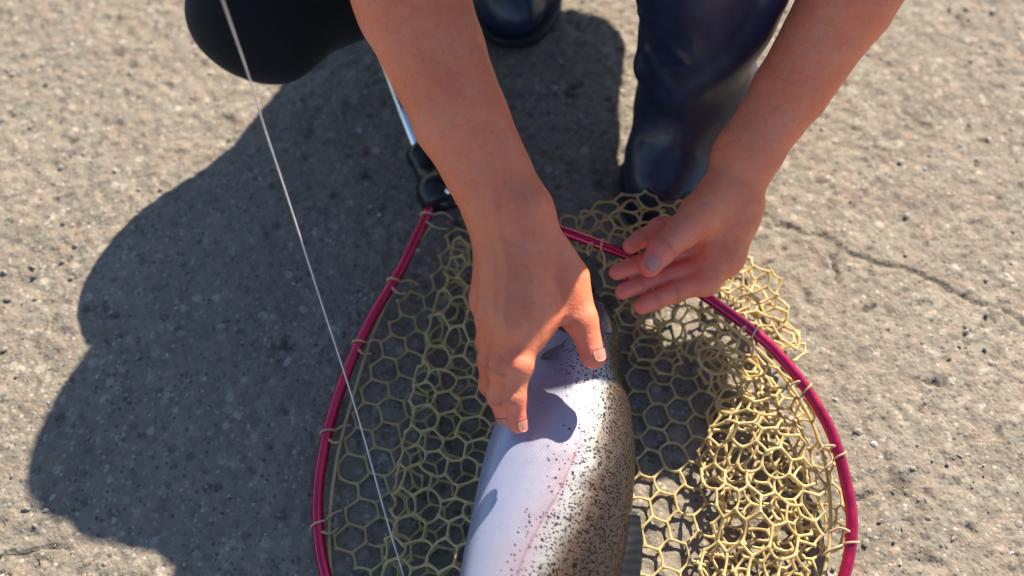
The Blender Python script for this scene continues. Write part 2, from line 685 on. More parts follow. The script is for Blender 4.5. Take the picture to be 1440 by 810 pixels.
def build_ground():
    fx = np.arange(-.82, .8201, .0026)
    fy = np.arange(-.46, .62, .0026)

    def grow(edge, sgn):
        out, s, x = [], .006, edge
        while abs(x) < 400:
            x += sgn * s
            s *= 1.35
            out.append(x)
        return out
    X = np.array(sorted(grow(fx[0], -1)) + list(fx) + grow(fx[-1], 1))
    Y = np.array(sorted(grow(fy[0], -1)) + list(fy) + grow(fy[-1], 1))
    gx, gy = np.meshgrid(X, Y, indexing='ij')
    P = np.stack([gx, gy, np.zeros_like(gx)], -1).reshape(-1, 3).astype(np.float32)
    near = (np.abs(P[:, 0]) < .83) & (P[:, 1] > -.47) & (P[:, 1] < .63)
    z = np.zeros(len(P), np.float32)
    hollow_tone = np.zeros(len(P), np.float32)
    Q = P[near]
    h = .0018 * fbm(Q * 14, 3) + .0012 * fbm(Q * 90, 2) + .0007 * vnoise(Q * 230)
    pitn = fbm(Q * 60 + 31, 2)
    h -= .0022 * np.clip(pitn - .74, 0, 1) * 3
    d0 = np.clip((pitn - .82) * 1.2, 0, .35)
    wob = np.stack([vnoise(Q * 55 + 3), vnoise(Q * 55 + 19)], 1) * .0045 + np.stack([vnoise(Q * 160 + 3), vnoise(Q * 160 + 19)], 1) * .0022
    q2 = Q[:, :2] + wob
    for ci, c in enumerate(CRACKS):
        pts = [at(x, y, 0)[:2] for x, y in c]
        best = np.full(len(q2), 9., np.float32)
        for a, b in zip(pts[:-1], pts[1:]):
            ba = b - a
            t = np.clip(((q2 - a) @ ba) / (ba @ ba), 0, 1)
            best = np.minimum(best, np.linalg.norm(q2 - a - t[:, None] * ba, axis=1))
        wid = (.0010 + .0017 * np.clip(vnoise(Q * 26 + ci * 5) + .1, -.5, 1)) * (1. if ci < 2 else .7)
        k = np.clip(1 - best / np.maximum(wid, .0004) * .6, 0, 1)
        h -= .0036 * k
        d0 = np.maximum(d0, np.minimum(k * 1.1, .42))
        h += .0012 * np.exp(-(best / .012) ** 2) * vnoise(Q * 70)
    for px, py, r, s in PITS:
        c = at(px, py, 0)[:2]
        d = np.linalg.norm((q2 + wob * 1.5 - c) * np.array([1, 1.25]), axis=1)
        k = np.clip(1.25 - d / r, 0, 1)
        h -= .004 * k * s
        d0 = np.maximum(d0, k * .75 * s)
    z[near] = h
    hollow_tone[near] = d0
    P[:, 2] = z
    nx, ny = len(X), len(Y)
    i, j = np.meshgrid(np.arange(nx - 1), np.arange(ny - 1), indexing='ij')
    a = (i * ny + j).ravel()
    Fc = np.stack([a, a + ny, a + ny + 1, a + 1], 1)
    me = mesh_from('ground', P, Fc)
    fattr(me, 'hollow_tone', hollow_tone)
    return obj('ground', me, M['ground'], kind='structure', label='weathered pale concrete ground with cracks and worn aggregate')


build_ground()


def build_grit():
    V, Fc = [], []
    ico = [(0, 0, 1), (.9, 0, .45), (.28, .85, .45), (-.72, .53, .45), (-.72, -.53, .45), (.28, -.85, .45),
           (.72, .53, -.3), (-.28, .85, -.3), (-.9, 0, -.3), (-.28, -.85, -.3), (.72, -.53, -.3)]
    fc = [(0, 1, 2), (0, 2, 3), (0, 3, 4), (0, 4, 5), (0, 5, 1), (1, 6, 2), (2, 7, 3), (3, 8, 4), (4, 9, 5), (5, 10, 1),
          (6, 7, 2), (7, 8, 3), (8, 9, 4), (9, 10, 5), (10, 6, 1)]
    rnd = random.Random(3)
    for k in range(3800):
        x, y = rnd.uniform(-.78, .78), rnd.uniform(-.40, .60)
        r = .0009 + .0030 * rnd.random() ** 3.5
        a = rnd.uniform(0, 6.28)
        sx, sy, sz = r * rnd.uniform(.8, 1.5), r * rnd.uniform(.6, 1.1), r * rnd.uniform(.45, .8)
        b = len(V)
        for p in ico:
            j = 1 + rnd.uniform(-.25, .25)
            px, py, pz = p[0] * sx * j, p[1] * sy * j, p[2] * sz * j
            V.append((x + px * math.cos(a) - py * math.sin(a), y + px * math.sin(a) + py * math.cos(a), pz + r * .02))
        Fc += [tuple(b + q for q in f) for f in fc]
    me = mesh_from('grit', V, Fc, smooth=False)
    obj('grit', me, M['stone'], kind='stuff', label='small loose grit and stone chips scattered over the concrete', cat='grit')


build_grit()

# ================================================================== PERSON
_nr = np.array([0.0, -.55, .83])      # back of the right hand faces up and towards the viewer
# right arm (crosses the fish)
R_W = at(717, 300, .195)
R_TOP = at(579, 0, .285)
R_MID = at(647, 165, .240)
R_EL = R_TOP + (R_TOP - R_W) / np.linalg.norm(R_TOP - R_W) * .075
R_SH = np.array([-.088, .41, .443])
RH = dict(
    mcp=A((750, 442, .175), (717, 458, .178), (694, 448, .166), (684, 425, .146)),
    index=A((750, 442, .175), (729, 516, .164), (722, 561, .149), (728, 596, .135)),
    middle=A((717, 458, .176), (705, 520, .156), (700, 558, .130), (709, 585, .108)),
    ring=A((694, 448, .166), (689, 508, .140), (688, 542, .108), (696, 560, .084)),
    little=A((684, 425, .146), (684, 482, .114), (684, 507, .086), (692, 522, .066)),
    thumb=A((752, 338, .186), (797, 392, .170), (818, 452, .156), (834, 501, .143)),
)
# left arm (holds the rim)
L_W = at(1050, 218, .152)
L_MID = at(1112, 126, .190)
L_TOP = at(1192, 0, .248)
L_EL = L_TOP + (L_TOP - L_W) / np.linalg.norm(L_TOP - L_W) * .055
L_SH = np.array([.335, .43, .476])
LH = dict(
    mcp=A((966, 318, .104), (978, 350, .098), (986, 376, .096), (992, 396, .096)),
    index=A((966, 318, .104), (927, 322, .110), (901, 336, .116), (887, 346, .120)),
    middle=A((978, 350, .098), (926, 361, .099), (889, 376, .106), (868, 383, .111)),
    ring=A((986, 376, .096), (932, 389, .094), (896, 402, .099), (876, 410, .103)),
    little=A((992, 396, .096), (947, 411, .092), (920, 423, .095), (902, 431, .098)),
    thumb=A((1010, 285, .138), (960, 326, .134), (932, 351, .138), (914, 374, .135)),
)
FR = dict(index=(.0130, .0110, .0097, .0080), middle=(.0125, .0106, .0093, .0078), ring=(.012, .0100, .0088, .0074),
          little=(.011, .0088, .0078, .0066), thumb=(.019, .0162, .0140, .0112))
LFR = dict(index=(.0125, .0102, .0090, .0078), middle=(.0125, .0102, .0092, .0080), ring=(.012, .0100, .0092, .0080),
           little=(.0115, .0098, .0090, .0080), thumb=(.021, .0155, .0128, .0104))


def right_hand(P):
    w = R_W
    d = cap(P, R_MID, w, .0392, .0335, (_nr, 1.18))
    d = smin(d, cap(P, R_TOP, R_MID, .0490, .0392, (_nr, 1.14)), .006)
    d = smin(d, cap(P, R_EL, R_TOP, .047, .0490, (_nr, 1.1)), .006)
    # knob of the ulna
    d = smin(d, ell(P, at(690, 283, .198), (.010, .010, .010)), .020)
    ax = (at(745, 440, .175) - at(684, 425, .146))
    ax /= np.linalg.norm(ax)
    starts = [w + ax * s for s in (.016, .005, -.007, -.017)]
    rr = (.0135, .0135, .0125, .0115)
    palm = None
    for s, mc, r in zip(starts, RH['mcp'], rr):
        e = cap(P, s, mc, .017, r)
        palm = e if palm is None else smin(palm, e, .012)
    # fill of the palm on its hidden side, and the muscle of the thumb
    cpt = np.mean(RH['mcp'], 0) * .55 + w * .45 - _nr * .010
    palm = smin(palm, cap(P, w - _nr * .004, cpt, .020, .021, (_nr, 1.25)), .014)
    palm = smin(palm, cap(P, w + ax * .018 - _nr * .004, RH['thumb'][1], .019, .0150), .016)
    palm = smin(palm, cap(P, RH['thumb'][1] * .72 + w * .28, RH['mcp'][0] * .72 + w * .28, .012, .0115, (_nr, 1.15)), .018)
    palm = smin(palm, cap(P, at(792, 418, .166), at(752, 468, .168), .0100, .0105), .014)
    d = smin(d, palm, .018)
    out = d
    for k in ('index', 'middle', 'ring', 'little', 'thumb'):
        f = chain(P, RH[k], FR[k], .006)
        # knuckles: slight swelling at the middle joint
        f = smin(f, ell(P, RH[k][1], (FR[k][1] * 1.02,) * 3), .004)
        # flat pad at the tip
        e = smin(d, f, .016)
        out = np.minimum(out, e) if k == 'thumb' else smin(out, e, .0045)
    return out


def left_hand(P):
    w = L_W
    n = np.array([-.15, -.55, .82])
    d = cap(P, L_MID, w, .0358, .0305, (n, 1.12))
    d = smin(d, cap(P, L_TOP, L_MID, .0445, .0358, (n, 1.08)), .006)
    d = smin(d, cap(P, L_EL, L_TOP, .041, .0445), .006)
    hand = cap(P, w, at(1022, 290, .126), .0285, .0265, (n, 1.15))
    hand = smin(hand, cap(P, at(1022, 290, .126), at(1005, 345, .106), .0265, .019, (n, 1.2)), .014)
    # heel of the hand on the little-finger side
    hand = smin(hand, cap(P, at(1046, 290, .126), at(1022, 362, .101), .019, .0165), .014)
    hand = smin(hand, cap(P, at(1022, 362, .101), LH['mcp'][3], .0165, .0125), .010)
    for mc, r in zip(LH['mcp'], (.0125, .0125, .0120, .0115)):
        hand = smin(hand, cap(P, at(1010, 330, .108), mc, .015, r), .008)
    # ball of the thumb
    hand = smin(hand, cap(P, at(1012, 268, .141), at(985, 303, .132), .0200, .0205), .010)
    d = smin(d, hand, .016)
    th = chain(P, [at(985, 303, .132)] + LH['thumb'][1:], (.0205, .0158, .0130, .0104), .005)
    out = smin(d, th, .006)
    for k in ('index', 'middle', 'ring', 'little'):
        f = chain(P, LH[k], LFR[k], .004)
        f = smin(f, ell(P, LH[k][1], (LFR[k][1] * 1.05,) * 3), .005)
        out = np.minimum(out, smin(d, f, .007))
    return out


HEAD = np.array([.095, .275, .575])
NECK = np.array([.105, .385, .505])
HIP = np.array([.085, .595, .312])
CHEST = np.array([.100, .470, .430])
_f = np.array([0, -.62, -.78]) / 1.0          # the face looks down and forward
_f = _f / np.linalg.norm(_f)
_hu = np.array([0, -.78, .62])
_hu = _hu / np.linalg.norm(_hu)               # crown direction
_hx = np.array([1., 0, 0])


def torso(P):
    d = cap(P, HIP, CHEST, .135, .135, ((0, .35, .94), 1.25))
    d = smin(d, cap(P, R_SH, L_SH, .058, .058), .06)
    d = smin(d, cap(P, CHEST + np.array([0, -.02, .03]), NECK, .075, .055), .05)
    d = smin(d, cap(P, NECK, HEAD + _f * -.02 - _hu * .03, .053, .055), .03)
    ax = np.stack([_hx, _f, _hu])
    h = ell(P, HEAD + _hu * .015, (.073, .092, .098), ax)
    h = smin(h, ell(P, HEAD + _f * .045 - _hu * .06, (.048, .042, .055), ax), .03)
    h = smin(h, cap(P, HEAD + _f * .088 + _hu * .01, HEAD + _f * .108 - _hu * .030, .008, .013), .012)
    h = smin(h, cap(P, HEAD + _f * .082 - _hu * .062 - _hx * .02, HEAD + _f * .082 - _hu * .062 + _hx * .02, .008, .008), .010)
    for s in (-1, 1):
        h = smin(h, ell(P, HEAD + _hx * s * .076 - _hu * .01, (.010, .020, .032), ax), .008)
        h = smax(h, -ell(P, HEAD + _hx * s * .032 + _f * .096 + _hu * .005, (.017, .013, .012), ax), .008)
    d = smin(d, h, .022)
    d = smin(d, chain(P, [R_SH, R_SH * .45 + R_EL * .55, R_EL], (.056, .050, .044), .02), .03)
    d = smin(d, chain(P, [L_SH, L_SH * .45 + L_EL * .55, L_EL], (.056, .050, .044), .02), .03)
    return d


def bounded(fn, lo, hi, m=.05):
    lo = np.asarray(lo) - m
    hi = np.asarray(hi) + m

    def g(P):
        out = np.full(len(P), 9., np.float32)
        k = np.all((P > lo) & (P < hi), axis=1)
        if k.any():
            out[k] = fn(P[k])
        return out
    return g


def bb(pts, r):
    p = np.array(pts)
    return p.min(0) - r, p.max(0) + r


_rp = [R_W, R_TOP, R_EL] + sum([RH[k] for k in FR], [])
_lp = [L_W, L_TOP, L_EL] + sum([LH[k] for k in FR], [])
RHF = bounded(right_hand, *bb(_rp, .05))
LHF = bounded(left_hand, *bb(_lp, .05))
TOF = bounded(torso, (-.26, .05, .12), (.46, .92, .78))


VEINS = [(A((668, 215, .235), (690, 262, .228), (700, 320, .225), (716, 372, .218), (708, 425, .210), (712, 462, .198)), .0030, .0012),
         (A((716, 372, .218), (738, 405, .205), (746, 440, .195)), .0028, .0010),
         (A((640, 80, .29), (660, 150, .27), (690, 230, .235), (722, 290, .222), (740, 345, .210)), .0034, .0011),
         (A((690, 330, .215), (693, 390, .205), (694, 440, .190)), .0030, .0010),
         (A((728, 320, .22), (748, 385, .205), (750, 440, .195)), .0045, .0010)]


def body_sdf(P):
    P = np.asarray(P, np.float32)
    d = smin(smin(RHF(P), TOF(P), .02), LHF(P), .02)
    # faint tendons, veins and muscle under the skin
    up_ = (P[:, 2] > .13) & (P[:, 0] < .09) & (P[:, 1] < .12)
    if up_.any():
        q_ = P[up_]
        add = np.zeros(len(q_), np.float32)
        for pl, w_, a_ in VEINS:
            for a, b in zip(pl[:-1], pl[1:]):
                ba = b[:2] - a[:2]
                t = np.clip(((q_[:, :2] - a[:2]) @ ba) / (ba @ ba), 0, 1)
                dd = np.linalg.norm(q_[:, :2] - a[:2] - t[:, None] * ba, axis=1)
                add = np.maximum(add, a_ * np.exp(-(dd / w_) ** 2))
        d[up_] -= add
    d = d + .0007 * vnoise(P * 48) + .0004 * vnoise(P * 110 + 5)
    return d


person = empty('person', (0.05, .35, 0), 'person in black trousers and navy rubber boots crouching over the landing net with bare forearms', 'person')
V, Q = sdf_mesh(body_sdf, (-.27, -.24, .03), (.47, .90, .75), .0030)
me = mesh_from('body', V, Q)
pink = np.zeros(len(V), np.float32)
for k in FR:
    for H, w in ((RH, .45), (LH, .8)):
        d = np.linalg.norm(V - H[k][3].astype(np.float32), axis=1)
        pink = np.maximum(pink, w * np.clip(1.35 - d / .022, 0, 1))
        d = np.linalg.norm(V - H[k][1].astype(np.float32), axis=1)
        pink = np.maximum(pink, .35 * np.clip(1.3 - d / .014, 0, 1))
dp = np.linalg.norm(V - np.mean(LH['middle'], 0).astype(np.float32), axis=1)
pink = np.maximum(pink, .65 * np.clip(1.4 - dp / .05, 0, 1))
fattr(me, 'pink', np.clip(pink, 0, 1))
cre = np.zeros(len(V), np.float32)
for H, RR in ((RH, FR), (LH, LFR)):
    for k in FR:
        for q in ((1, 2) if k != 'thumb' else (2,)):
            ax_ = H[k][q + 1] - H[k][q - 1]
            ax_ /= np.linalg.norm(ax_)
            d_ = V - H[k][q].astype(np.float32)
            t_ = d_ @ ax_.astype(np.float32) + .0008 * vnoise(V * 260)
            near_ = np.linalg.norm(d_, axis=1) < RR[k][q] * 1.5
            for sh_, w_ in ((-.0022, .25), (0, .5), (.0026, .2)):
                cre = np.maximum(cre, np.where(near_, w_ * np.exp(-((t_ - sh_) / .0011) ** 2), 0))
fattr(me, 'crease', cre)
body = obj('body', me, M['skin'], person)


# ---- fingernails
def nail(tip, prev, side, width, length, r, up):
    """curved plate lying on the back of a finger end"""
    t = tip - prev
    t = t / np.linalg.norm(t)
    n = up - t * up.dot(t)
    n /= np.linalg.norm(n)
    b = np.cross(t, n)
    Vn, Fn = [], []
    nu, nv = 9, 9
    for lay in (0, 1):
        for i in range(nu):
            s = i / (nu - 1)
            for j in range(nv):
                q = -1 + 2 * j / (nv - 1)
                wd = width * (1 - .22 * max(0, s - .75) / .25 * 1) * math.sqrt(max(0, 1 - max(0, (.18 - s) / .18) ** 2 * .55))
                ang = q * wd / r
                lift = r * (1.0 + .05 - .10 * s * s) + (.0004 if lay == 0 else -.0012)
                p = tip + t * (-.45 * length + s * length * (1 - .10 * q * q)) + n * (math.cos(ang) * lift) + b * (math.sin(ang) * lift)
                Vn.append(p)
    o = nu * nv
    for i in range(nu - 1):
        for j in range(nv - 1):
            a = i * nv + j
            Fn.append((a, a + 1, a + nv + 1, a + nv))
            Fn.append((o + a, o + a + nv, o + a + nv + 1, o + a + 1))
    rim = [i * nv for i in range(nu)] + [(nu - 1) * nv + j for j in range(1, nv)] + [i * nv + nv - 1 for i in range(nu - 2, -1, -1)] + list(range(nv - 2, 0, -1))
    for a, c in zip(rim, rim[1:] + rim[:1]):
        Fn.append((a, o + a, o + c, c))
    return mesh_from('fingernail', Vn, Fn)


for H, RR, k, up, w, ln in ((RH, FR, 'thumb', np.array([.55, -.35, .6]), .0066, .0110), (RH, FR, 'index', np.array([.75, -.55, .35]), .0056, .011),
                            (RH, FR, 'middle', np.array([-.3, -.9, .2]), .0056, .011), (RH, FR, 'ring', np.array([-.3, -.9, .2]), .0054, .010),
                            (RH, FR, 'little', np.array([-.3, -.9, .2]), .0046, .009),
                            (LH, LFR, 'thumb', np.array([-.15, -.60, .80]), .0075, .013)):
    obj('fingernail', nail(H[k][3], H[k][2], 1, w, ln, RR[k][3], up), M['nail'], body)

# ---- hair and eyes
hv, hq = sdf_mesh(lambda P: smax(ell(P, HEAD + _hu * .022 - _f * .012, (.084, .098, .104), np.stack([_hx, _f, _hu])) + .004 * vnoise(P * 40) + .003 * vnoise(P * 130),
                                 (P - (HEAD + _f * .045 + _hu * .02)) @ (_f * .85 - _hu * .5).astype(np.float32), .01),
                  HEAD - .14, HEAD + .14, .004)
obj('hair', mesh_from('hair', hv, hq), M['hair'], person)
for s in (-1, 1):
    for nm, mt, r, fo in (('eye', 'eye', .0125, .080), ('pupil', 'pupil', .0065, .0875)):
        c = HEAD + _hx * s * .032 + _f * fo + _hu * .005
        ev, eq = sdf_mesh(lambda P: ell(P, c, (r, r, r)), c - r - .006, c + r + .006, .002)
        obj(nm, mesh_from(nm, ev, eq), M[mt], body)

# ---- shirt: short sleeves, loose
R_SL = R_SH * .42 + R_EL * .58
L_SL = L_SH * .42 + L_EL * .58


def shirt_sdf(P):
    P = np.asarray(P, np.float32)
    d = cap(P, HIP + np.array([0, .03, .01]), CHEST, .150, .148, ((0, .35, .94), 1.2))
    d = smin(d, cap(P, R_SH, L_SH, .068, .068), .06)
    d = smin(d, cap(P, R_SH, R_SL, .068, .066), .03)
    d = smin(d, cap(P, L_SH, L_SL, .068, .058), .03)
    d = smin(d, cap(P, R_SH + np.array([.02, .05, -.06]), HIP + np.array([-.09, 0, 0]), .085, .10), .04)  # added fullness at the right flank, shaped to fill out the cast shadow
    for s, e in ((R_SH, R_EL), (L_SH, L_EL)):
        ax = (e - s) / np.linalg.norm(e - s)
        cut = (P - (s + ax * .17)) @ ax.astype(np.float32)
        near = np.linalg.norm(P - (s + ax * .22), axis=1) < .12
        d = np.where(near, smax(d, cut, .004), d)
    d = smax(d, -cap(P, NECK - np.array([0, -.01, .03]), HEAD, .050, .10), .008)
    d = smax(d, .26 - P[:, 2] + (P[:, 1] - .7) * -.1, .01)
    return d + .006 * vnoise(P * np.array([18, 9, 14], np.float32)) + .003 * vnoise(P * 34)


V, Q = sdf_mesh(shirt_sdf, (-.30, .12, .14), (.50, .94, .68), .006)
obj('shirt', mesh_from('shirt', V, Q), M['shirt'], person)

# ---- trousers: right knee low and out to the side, left knee up
R_KN = at(372, 14, .165)
R_AN = np.array([.015, .470, .115])
R_HP = HIP + np.array([-.085, -.02, -.02])
L_AN = at(982, 118, .105)
L_KN = np.array([.150, .215, .418])
L_HP = HIP + np.array([.075, -.04, -.02])


def trouser_sdf(P):
    P = np.asarray(P, np.float32)
    d = ell(P, HIP, (.165, .13, .13))
    thr = cap(P, R_HP, R_KN, .088, .062)
    shr = cap(P, R_KN, R_AN + np.array([0, -.02, 0]), .066, .066)
    leg = smin(thr, shr, .035)
    leg = smin(leg, ell(P, R_KN + np.array([.0, -.010, .0]), (.070, .056, .054)), .03)
    d = smin(d, leg, .05)
    thl = smin(cap(P, L_HP, L_KN, .082, .056), cap(P, HIP, np.array([.205, .612, .290]), .10, .080), .03)
    thl = smin(thl, cap(P, HIP + np.array([.11, .01, -.05]), L_KN + np.array([.01, .06, -.10]), .080, .062), .03)  # extra bulk behind the left shin, added to shade the ground between the boots
    thl = smin(thl, cap(P, np.array([.212, .590, .272]), L_AN + np.array([0, .07, .155]), .084, .066), .03)  # unseen fill from buttock to calf, added to close a sunlit gap
    shl = cap(P, L_KN, L_AN * .45 + L_KN * .55, .056, .054)
    d = smin(d, smin(thl, shl, .03), .05)
    fold = np.sin((P @ np.array([38., 22., -30.], np.float32)) + 2.5 * vnoise(P * 9)) * .0022
    return d + fold * np.clip(1.2 - np.abs(vnoise(P * 6)) * 2, 0, 1) + .003 * vnoise(P * 22)


V, Q = sdf_mesh(trouser_sdf, (-.40, -.10, .03), (.32, .90, .56), .005)
obj('trousers', mesh_from('trousers', V, Q), M['trousers'], person)


# ---- rubber boots
def boot(ankle, toe, shaft_dir, shaft_len, lift, folds):
    ankle, toe = np.asarray(ankle), np.asarray(toe)
    fw = toe - ankle
    fw[2] = 0
    fw /= np.linalg.norm(fw)
    rt = np.cross(fw, [0, 0, 1])
    heel = ankle - fw * .045
    heel[2] = lift + .035
    ball = toe - fw * .055
    ball[2] = .042
    tp = toe - fw * .030
    tp[2] = .034
    top = ankle + np.asarray(shaft_dir) / np.linalg.norm(shaft_dir) * shaft_len

    def f(P):
        P = np.asarray(P, np.float32)
        d = cap(P, heel, ankle, .046, .054)
        d = smin(d, cap(P, ankle, top, .056, .064), .03)
        d = smin(d, cap(P, ankle + fw * .02, ball, .050, .047), .04)
        d = smin(d, cap(P, ball, tp, .049, .040, (np.array([0, 0, 1.]), 1.15)), .02)
        for a, b, r in folds:
            d = smin(d, cap(P, a, b, r, r * .8), .016 if r > .01 else .008)
        # shallow creases round the ankle and wrinkles of the shaft
        t = (P - ankle) @ (np.asarray(shaft_dir) / np.linalg.norm(shaft_dir)).astype(np.float32)
        d = d + .0035 * np.sin(t * 75 + 2.2 * vnoise(P * 12)) * np.exp(-((t - .035) / .075) ** 2)
        d = d + .0022 * vnoise(P * 26) + .003 * vnoise(P * 11 + 4)
        # flat underside
        nl = np.array([0, 0, 1.])
        pl = .010 - P[:, 2]
        d = smax(d, pl, .004)
        # open shaft top
        d = smax(d, (t - shaft_len).astype(np.float32), .004)
        return d
    pts = np.array([heel, ankle, toe, top])
    V, Q = sdf_mesh(f, pts.min(0) - .1, np.maximum(pts.max(0) + .1, 0), .0036)

    def fs(P):
        P = np.asarray(P, np.float32)
        d = cap(P, heel * [1, 1, 0] + [0, 0, .012], ball * [1, 1, 0] + [0, 0, .012], .048, .052)
        d = smin(d, cap(P, ball * [1, 1, 0] + [0, 0, .012], tp * [1, 1, 0] + [0, 0, .012], .052, .046), .02)
        return smax(smax(d, P[:, 2] - .016, .002), .0015 - P[:, 2], .002)
    q = np.array([heel, toe])
    SV, SQ = sdf_mesh(fs, np.r_[q.min(0)[:2] - .08, -.01], np.r_[q.max(0)[:2] + .08, .03], .004)
    return (V, Q), (SV, SQ)


l_toe = at(918, 318, .0)
folds = [(at(985, 132, .12), at(1062, -10, .235), .040), (at(985, 140, .11), at(1040, 110, .13), .013), (at(915, 95, .15), at(935, 60, .19), .012),
         (at(900, 88, .12), at(912, 100, .12), .010)]
_sd = (L_KN - L_AN) / np.linalg.norm(L_KN - L_AN)
_c = np.array([0, -.75, .45])
_c = _c - _sd * (_c @ _sd)
_c /= np.linalg.norm(_c)
_x = np.cross(_sd, _c)
_x = _x if _x[0] > 0 else -_x


def on_shaft(t, deg, off=.056):
    return L_AN + _sd * t + off * (_c * math.cos(math.radians(deg)) + _x * math.sin(math.radians(deg)))


folds += [(on_shaft(.030, -5, .052), on_shaft(.140, 62, .066), .009), (on_shaft(.022, 5, .050), on_shaft(.055, 75, .060), .008),
          (on_shaft(.085, -65, .056), on_shaft(.045, -30, .054), .007), (on_shaft(.13, -70, .058), on_shaft(.095, -25, .057), .006)]
b, s = boot(L_AN, l_toe, L_KN - L_AN, .24, 0.0, folds)
bo = obj('boot', mesh_from('boot', *b), M['boot'], person, label='glossy navy rubber boot standing flat beside the net')
obj('sole', mesh_from('sole', *s), M['sole'], bo)
r_toe = at(716, 58, 0.0)
b, s = boot(np.array([.018, .475, .115]), r_toe, R_KN - R_AN, .10, .0, [])
bo = obj('boot', mesh_from('boot', *b), M['boot'], person, label='navy rubber boot set further back behind the forearm')
obj('sole', mesh_from('sole', *s), M['sole'], bo)

# ================================================================== LANDING NET
net = empty('landing_net', at(800, 560, 0) * np.array([1, 1, 0]), 'landing net with red tubular hoop and yellowish rubber mesh under the trout', 'landing net')
HOOP = A((607, 284, .030), (603, 297, .028), (590, 325, .024), (562, 382, .020), (527, 440, .016), (494, 508, .014), (466, 588, .013),
         (450, 668, .013), (447, 730, .013), (455, 795, .013), (482, 875, .013), (545, 965, .013), (655, 1035, .014), (805, 1065, .016),
         (950, 1050, .018), (1062, 995, .021), (1140, 910, .025), (1184, 820, .030), (1198, 745, .035), (1190, 680, .041), (1169, 608, .048),
         (1131, 543, .057), (1093, 497, .064), (1056, 463, .071), (985, 412, .078), (935, 384, .080), (890, 362, .078), (843, 344, .073),
         (790, 325, .065), (720, 303, .052), (660, 288, .038), (632, 282, .031))
hp = catmull(HOOP, 10)
hv, hf = tube(hp, .0055, 16)
obj('hoop', mesh_from('hoop', hv, hf), M['hoop'], net)


def pc(px_pts, z, n=8):
    return catmull([at(x, y, zz) for (x, y), zz in zip(px_pts, z)], n)


# handle and its socket
h0, h1 = at(619, 284, .030), at(590, 206, .032)
hd = (h1 - h0) / np.linalg.norm(h1 - h0)
prof = [(0, .012), (.004, .020), (.018, .023), (.030, .021), (.034, .0165), (.062, .0160), (.066, .0185), (.078, .0185), (.082, .013)]
sv, sf = tube([h0 - hd * .006 + hd * a for a, r in prof], [r for a, r in prof], 20)
hob = obj('handle_socket', mesh_from('handle_socket', sv, sf, True), M['blackplastic'], net)
for w in (-1, 1):       # two short sleeves that take the ends of the hoop
    e = HOOP[0] if w < 0 else HOOP[-1]
    q = hp[4] if w < 0 else hp[-5]
    tv, tf = tube([h0 + hd * .008, e * .5 + h0 * .5, q], [.010, .0095, .0085], 12)
    obj('ferrule', mesh_from('ferrule', tv, tf), M['blackplastic'], hob)
sc = at(630, 272, .048)
tv, tf = tube([sc, sc + np.array([.002, -.002, .010])], [.0045, .004], 12)
obj('screw', mesh_from('screw', tv, tf), M['silver'], hob)
hend = h0 + hd * .62
hend[2] = .032
pp = [h0 + hd * .075, h0 * .7 + hend * .3, hend]
tv, tf = tube(pp, .0100, 18)
obj('handle', mesh_from('handle', tv, tf), M['silver'], net)
tv, tf = tube([hend - hd * .14, hend - hd * .135, hend, hend + hd * .006], [.011, .0145, .0145, .010], 18)
obj('handle_grip', mesh_from('handle_grip', tv, tf), M['blackplastic'], net)

# ---- hexagonal mesh
CELL = .0262


class Mesh3:
    def __init__(s):
        s.V, s.F = [], []
        s.n = 0

    def add(s, v, f):
        s.V.append(np.asarray(v))
        s.F.append(np.asarray(f) + s.n)
        s.n += len(v)


def strands(P0, P1, r_mid, r_end, mesh, sag=None, sides=5):
    """all strands of a sheet at once: three rings each"""
    P0, P1 = np.asarray(P0), np.asarray(P1)
    n = len(P0)
    if n == 0:
        return
    T = P1 - P0
    L = np.linalg.norm(T, axis=1)[:, None]
    T = T / (L + 1e-9)
    up = np.where(np.abs(T[:, 2:3]) < .85, np.array([[0, 0, 1.]]), np.array([[1., 0, 0]]))
    N = np.cross(T, up)
    N /= np.linalg.norm(N, axis=1)[:, None] + 1e-9
    Bn = np.cross(T, N)
    bow = RNG.normal(0, .0011, (n, 3))
    rings = []
    for s, r in ((-.05, r_end * 1.15), (.09, r_end), (.26, r_mid * 1.14), (.5, r_mid), (.74, r_mid * 1.14), (.91, r_end), (1.05, r_end * 1.15)):
        c = P0 + (P1 - P0) * s + bow * (4 * max(0, s * (1 - s)))
        for k in range(sides):
            a = 2 * math.pi * k / sides
            rings.append(c + r * (math.cos(a) * N + math.sin(a) * Bn))
    nr = 7 * sides
    V = np.stack(rings, 1).reshape(-1, 3)
    f = []
    for i in range(6):
        for k in range(sides):
            l = (k + 1) % sides
            f.append((i * sides + k, i * sides + l, (i + 1) * sides + l, (i + 1) * sides + k))
    f = np.array(f)
    F_ = (np.arange(n)[:, None, None] * nr + f[None]).reshape(-1, 4)
    mesh.add(V, F_)


def hex_edges(lo, hi, a, rot=0., org=(0, 0)):
    """edges of a honeycomb (cell width a) covering a box, in the plane"""
    R_ = a / math.sqrt(3)
    ext = max(hi[0] - lo[0], hi[1] - lo[1]) * .75 + .1
    nx = int(ext / a) + 2
    ny = int(ext / (1.5 * R_)) + 2
    c = np.array([(lo[0] + hi[0]) / 2, (lo[1] + hi[1]) / 2])
    E = []
    for j in range(-ny, ny):
        for i in range(-nx, nx):
            cx = i * a + (a / 2 if j % 2 else 0)
            cy = j * 1.5 * R_
            p = [(cx + R_ * math.sin(math.radians(60 * k)), cy + R_ * math.cos(math.radians(60 * k))) for k in range(6)]
            E += [(p[0], p[1]), (p[1], p[2]), (p[2], p[3])]
    E = np.array(E)
    cs, sn = math.cos(rot), math.sin(rot)
    E = np.stack([E[..., 0] * cs - E[..., 1] * sn, E[..., 0] * sn + E[..., 1] * cs], -1) + c + np.array(org)
    return E


